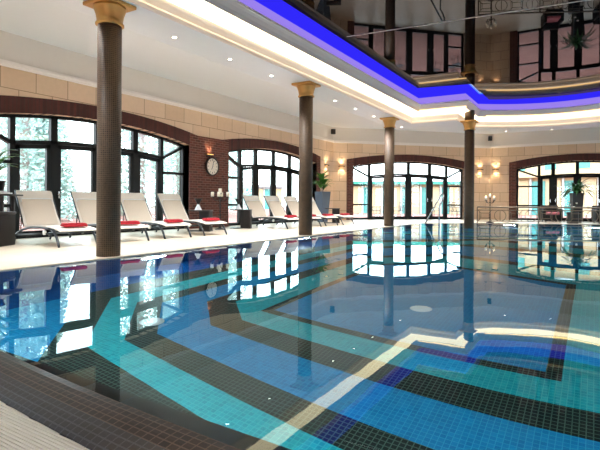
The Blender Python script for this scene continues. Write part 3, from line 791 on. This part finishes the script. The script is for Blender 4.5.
# handrail
p0 = on_z(425.3, 223.2, DZ); p1 = on_z(439.5, 223.0, DZ)
p1 = p0 + (Matrix.Rotation(TH, 3, 'Z') @ Vector((.60, .05, 0)))
top = p0 + (Matrix.Rotation(TH, 3, 'Z') @ Vector((.70, 0, 1.28)))
m = MB(); ux = (top - p0); 
m.tube([p0, p0 + ux * .5, p0 + ux * .93, top + Vector((.0, .0, .0)), top + Vector((.05, .02, -.05)), top + Vector((.06, .03, -.15)), Vector((top.x + .0, top.y, .95)), Vector((p1.x, p1.y, .72)), p1], .032, 10)
o = m.build('pool_handrail', M['steel']); tag(o, 'bent steel pool handrail left of the water column', 'handrail')

# ------------------------------------------------------------------ railing at the far end
ra, rb, rc_ = Vector((-4.42, 22.14, DZ)), Vector((-2.08, 23.19, DZ)), Vector((.19, 24.38, DZ))
rd = Vector((2.5, 24.40, DZ))
t = empty('pool_railing', ra); tag(t, 'low bronze railing with circle and frame ornaments at the far pool edge', 'railing')
def L_(v): return v - ra
HT = .70
segs = [(ra, rb), (rb, rc_), (rc_, rd)]
for k, v in enumerate((ra, rb, rc_, rd)):
    MB().box(tuple(L_(v) + Vector((0, 0, HT / 2))), (.045, .045, HT)).build('post', M['bronze'], t)
for a, b in segs:
    m = MB(); up = lambda z: Vector((0, 0, z))
    m.tube([L_(a) + up(HT), L_(b) + up(HT)], .034, 8); m.build('top_rail', M['bronze'], t)
    m = MB()
    for z in (.08, HT - .13): m.tube([L_(a) + up(z), L_(b) + up(z)], .017, 6)
    d = (b - a); LN = d.length; d.normalize(); n = 4; w = LN / n
    for i in range(n):
        c = L_(a) + d * (w * (i + .5)); z0, z1, zm = .08, HT - .13, (HT - .05) / 2; hh = (z1 - z0) / 2
        P_ = lambda s, z: c + d * s + up(z)
        if i % 2 == 0:
            o_, i_ = (w * .46, hh), (w * .27, hh * .45)
            m.tube([P_(-i_[0], zm - i_[1]), P_(i_[0], zm - i_[1]), P_(i_[0], zm + i_[1]), P_(-i_[0], zm + i_[1]), P_(-i_[0], zm - i_[1])], .015, 6)
            for sx in (-1, 1):
                for sz in (-1, 1): m.tube([P_(sx * i_[0], zm + sz * i_[1]), P_(sx * o_[0], zm + sz * hh)], .015, 6)
                m.tube([P_(sx * o_[0] * .8, zm - hh * .75), P_(sx * o_[0] * .8, zm + hh * .75)], .014, 6)
        else:
            m.tube([P_(hh * math.cos(q_ * PI / 10), zm + hh * math.sin(q_ * PI / 10)) for q_ in range(21)], .015, 6)
            m.tube([P_(0, z0), P_(0, z1)], .015, 6)
    m.build('ornament_panel', M['bronze'], t)

# ------------------------------------------------------------------ far end seating and fern
def armchair(loc, rz, label):
    t = empty('armchair', loc, rz); tag(t, label, 'armchair', 'dark rattan armchairs at the far end')
    MB().rbox((0, 0, .21), (.72, .7, .3), .04).build('seat', M['wicker'], t)
    MB().rbox((0, .31, .48), (.78, .14, .62), .06, 3).build('backrest', M['wicker'], t)
    for s in (-1, 1): MB().rbox((s * .36, 0, .38), (.12, .68, .5), .05, 3).build('arm', M['wicker'], t)
    for sx in (-1, 1):
        for sy in (-1, 1): MB().box((sx * .3, sy * .28, .03), (.05, .05, .06)).build('leg', M['darkwood'], t)
    c = MB().rbox((0, -.03, .42), (.58, .56, .13), .05, 3).build('cushion', M['pink'], t)
    return t
def far_pt(px, y):      # on the far deck: the point of row Y seen in image column px
    d = ray(px, 215); k = y / d[1]; return d[0] * k
armchair((far_pt(551, 25.2), 25.2, DZ), R(20), 'dark rattan armchair with pink cushion, left of the fern pot')
armchair((far_pt(604, 25.6), 25.6, DZ), R(20), 'dark rattan armchair at the right edge, beyond the fern pot')
t0 = (far_pt(576.5, 25.4), 25.4, DZ)
potted('potted_fern', t0, TH * .6, 'dark fern in a tall black pot in front of the far arched window', 'potted plant',
       [(.16, 0), (.18, .3), (.23, 1.3), (.24, 1.36), (.21, 1.36)], True, M['pot'], 1.34, .2, 60, 1.1, .05, M['leafd'], 23, stems=1, elev=(15, 80), droop=(70, 120))
p_ = Vector(t0) + Vector((-.12, -.9, 0))
t = empty('flower_vase', (p_.x, p_.y, DZ)); tag(t, 'white flowers in a dark stand in front of the fern pot', 'flowers')
MB().rbox((0, 0, .25), (.45, .45, .5), .02).build('stand', M['pot'], t)
sm = MB(); fl = MB(); rnd = random.Random(3)
for k in range(6):
    x, y, z = rnd.uniform(-.22, .22), rnd.uniform(-.1, .1), rnd.uniform(.7, 1.0)
    sm.tube([(x * .2, y * .2, .49), (x, y, z)], .006, 5); fl.lathe([(.01, -.03), (.05, 0), (.04, .025), (.005, .03)], 8, c=(x, y, z))
sm.build('stem', M['leafd'], t); fl.build('blossom', M['flower'], t)

# ------------------------------------------------------------------ outside
mb = MB()
for a, b in ((-80, WL - .35), (WR + .35, 80)): mb.box(((a + b) / 2, 12, -.12), (b - a, 160, .1))
mb.box(((WL + WR) / 2, (YE + .38 + 92) / 2, -.12), (WR - WL + .7, 92 - YE - .38, .1)); mb.box(((WL + WR) / 2, (YR - .4 - 68) / 2, -.12), (WR - WL + .7, 68 + YR - .4, .1))
for sx, xw in ((1, WL - .35), (-1, WR + .35)):
    xe = XB if sx > 0 else XBR
    mb.add([(xw, YA + .3, -.07), (xe, YE + .38, -.07), (xw, YE + .38, -.07)], [(0, 1, 2)])
g = mb.build('ground', M['paving']); struct(g)
def tree(x, y, h, crown, seed, label, group='trees outside the left windows'):
    rnd = random.Random(seed); t = empty('tree', (x, y, -.07), rnd.uniform(0, 6)); tag(t, label, 'tree', group)
    r = h * .018 + .05; lean = rnd.uniform(-.3, .3)
    MB().tube([(0, 0, 0), (lean * .3, 0, h * .4), (lean, 0, h * .95)], [r, r * .8, r * .3], 8).build('trunk', M['bark'], t)
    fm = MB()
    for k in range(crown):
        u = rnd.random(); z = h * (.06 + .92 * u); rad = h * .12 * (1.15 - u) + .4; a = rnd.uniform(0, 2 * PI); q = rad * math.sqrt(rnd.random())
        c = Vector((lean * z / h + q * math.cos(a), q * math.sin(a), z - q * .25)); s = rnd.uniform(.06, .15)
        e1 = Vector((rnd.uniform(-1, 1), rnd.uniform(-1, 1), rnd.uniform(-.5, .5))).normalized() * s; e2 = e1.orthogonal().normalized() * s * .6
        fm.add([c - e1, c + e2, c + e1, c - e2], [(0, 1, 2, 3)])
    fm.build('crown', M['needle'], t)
    return t
rnd = random.Random(12)
kinds = ['tall thin pine with bare lower trunk', 'bushy young evergreen', 'pale slender tree']
proto = [tree(-21, 9.0, 14, 9000, 31, 'tall thin pine outside the left windows'),
         tree(-21.5, 13.0, 6.0, 6000, 32, 'bushy young evergreen outside the left windows'),
         tree(-20.8, 17.5, 12, 6000, 33, 'pale slender tree outside the left windows')]
kinds = ['tall thin pine outside the left windows', 'bushy young evergreen outside the left windows', 'pale slender tree outside the left windows']
i = 0
for row in range(3):
    for j in range(5):
        if row == 0 and j < 4: continue
        o = copy_tree(proto[(i + row) % 3]); 
        X = -20.5 - row * 5.5; f = -X / 20.5
        o.location = (X - rnd.uniform(-.5, .5), (7.0 + j * 4.1) * f + rnd.uniform(-.6, .6), -.07)
        s = rnd.uniform(.85, 1.1); o.scale = (s, s, s); o.rotation_euler = (0, 0, rnd.uniform(0, 6))
        o['label'] = kinds[(i + row) % 3]; i += 1
# courtyard buildings
def facade(name, label, x0, y0, x1, y1, h, npan, wall, seedz, roof=True, two=False):
    a, b = Vector((x0, y0, -.07)), Vector((x1, y1, -.07)); d = b - a; L = d.length; u = d / L; n = Vector((u.y, -u.x, 0))
    t = empty(name, a, math.atan2(u.y, u.x)); tag(t, label, 'building')
    MB().box((L / 2, 1.7, h / 2), (L, 3.0, h)).build('wall', M[wall], t)
    MB().box((L / 2, 1.5, h + .12), (L + .5, 3.9, .26)).build('roof_edge', M['teal_roof'] if roof else M[wall], t)
    w = L / npan
    for i in range(npan):
        x = (i + .5) * w
        MB().box((x - w * .22, .16, h * .45), (w * .42, .12, h * .9)).build('glazing', M['teal_glass'], t)
        MB().box((x + w * .24, .13, h * .46), (w * .46, .20, h * .92)).build('curtain_panel', M['cream_wall'], t)
        MB().box((x - w * .46, .1, h * .5), (.14, .26, h)).build('pilaster', M['white_wall'], t)
    if two:
        MB().box((L / 2, 2.2, h + 1.1), (L, 2.2, 1.8)).build('upper_floor', M[wall], t)
        MB().box((L / 2, 2.0, h + 2.05), (L + .4, 2.9, .14)).build('upper_roof_edge', M['grey_wall'], t)
        for i in range(npan): MB().box(((i + .5) * w, 1.08, h + 1.1), (w * .35, .06, .9)).build('upper_window', M['teal_glass'], t)
facade('pavilion', 'cream and teal pavilion across the courtyard, behind the middle arched window', -20.0, 36.5, -8.2, 42.0, 2.5, 8, 'cream_wall', 1)
facade('wing_building', 'cream two-storey wing with teal glazing behind the far arched window', -6.8, 43.0, 14, 37.0, 3.0, 9, 'cream_wall', 2, roof=False, two=True)
facade('outbuilding', 'small pale grey outbuilding far beyond the second arched window', -40.0, 47.0, -34.0, 51.0, 2.8, 3, 'grey_wall', 3, roof=False)
def patio_chair(loc, rz, label):
    t = empty('patio_chair', loc, rz); tag(t, label, 'chair', 'grey patio chairs on the terrace')
    MB().rbox((0, 0, .43), (.5, .5, .03), .01).build('seat', M['chairgrey'], t)
    b = MB()
    for k in range(6): b.tube([(-.22 + k * .088, .24, .44), (-.24 + k * .096, .36, .98)], .011, 5)
    b.tube([(-.25, .36, .98), (.25, .36, .98)], .016, 6); b.tube([(-.24, .3, .72), (.24, .3, .72)], .012, 6); b.build('backrest', M['chairgrey'], t)
    for sx in (-1, 1):
        for sy in (-1, 1): MB().tube([(sx * .22, sy * .22, .42), (sx * .26, sy * .27, 0)], .014, 6).build('leg', M['chairgrey'], t)
        MB().tube([(sx * .26, .3, .66), (sx * .27, -.2, .66), (sx * .25, -.24, .43)], .014, 6).build('arm', M['chairgrey'], t)
def out_pt(px, dist):
    d = ray(px, 215); k = dist / math.hypot(d[0], d[1]); return (d[0] * k, d[1] * k, -.07)
for px, ds, rz, lab in ((375, 31.5, 1.0, 'grey patio chair outside, left of the column at the middle window'), (399, 31.0, -.8, 'grey patio chair outside, right of the column at the middle window'),
                        (434, 32.5, .6, 'grey patio chair outside, behind the pool handrail'), (449, 32.0, -.3, 'grey patio chair outside, left one of the pair near the water column'),
                        (457, 31.5, .4, 'grey patio chair outside, right one of the pair near the water column')):
    patio_chair(out_pt(px, ds), TH + rz, lab)

# ------------------------------------------------------------------ sky, camera, render look
w = bpy.data.worlds.new('overcast_sky'); sc.world = w; w.use_nodes = True
nt = w.node_tree; nt.nodes.clear()
out = nt.nodes.new('ShaderNodeOutputWorld'); bg = nt.nodes.new('ShaderNodeBackground'); bg.inputs[1].default_value = 7.0
tc = nt.nodes.new('ShaderNodeTexCoord'); sp_ = nt.nodes.new('ShaderNodeSeparateXYZ'); cr = nt.nodes.new('ShaderNodeValToRGB')
cr.color_ramp.elements[0].position = .0; cr.color_ramp.elements[0].color = (.93, .95, 1, 1); cr.color_ramp.elements[1].position = .9; cr.color_ramp.elements[1].color = (.72, .85, 1, 1)
nt.links.new(tc.outputs['Generated'], sp_.inputs[0]); nt.links.new(sp_.outputs[2], cr.inputs[0]); nt.links.new(cr.outputs[0], bg.inputs[0]); nt.links.new(bg.outputs[0], out.inputs[0])

cam = bpy.data.cameras.new('camera'); co = bpy.data.objects.new('camera', cam); COL.objects.link(co); sc.camera = co
cam.sensor_fit = 'HORIZONTAL'; cam.sensor_width = 36; cam.lens = FPX / 600 * 36; cam.shift_y = -(225 - HZ) / 600; cam.clip_start = .05; cam.clip_end = 400
co.matrix_world = Matrix.Translation((0, 0, EYE)) @ Matrix.Rotation(TH, 4, 'Z') @ Matrix.Rotation(PI / 2, 4, 'X') @ Matrix.Rotation(ROLL, 4, 'Z')

vs = sc.view_settings; vs.view_transform = 'Standard'; vs.look = 'None'; vs.gamma = 1; vs.exposure = 0.5; vs.use_curve_mapping = False
cy = sc.cycles
cy.use_denoising = True; cy.max_bounces = 10; cy.diffuse_bounces = 4; cy.glossy_bounces = 5; cy.transmission_bounces = 6; cy.transparent_max_bounces = 16
cy.caustics_refractive = True; cy.caustics_reflective = False; cy.sample_clamp_indirect = 8; cy.blur_glossy = .5
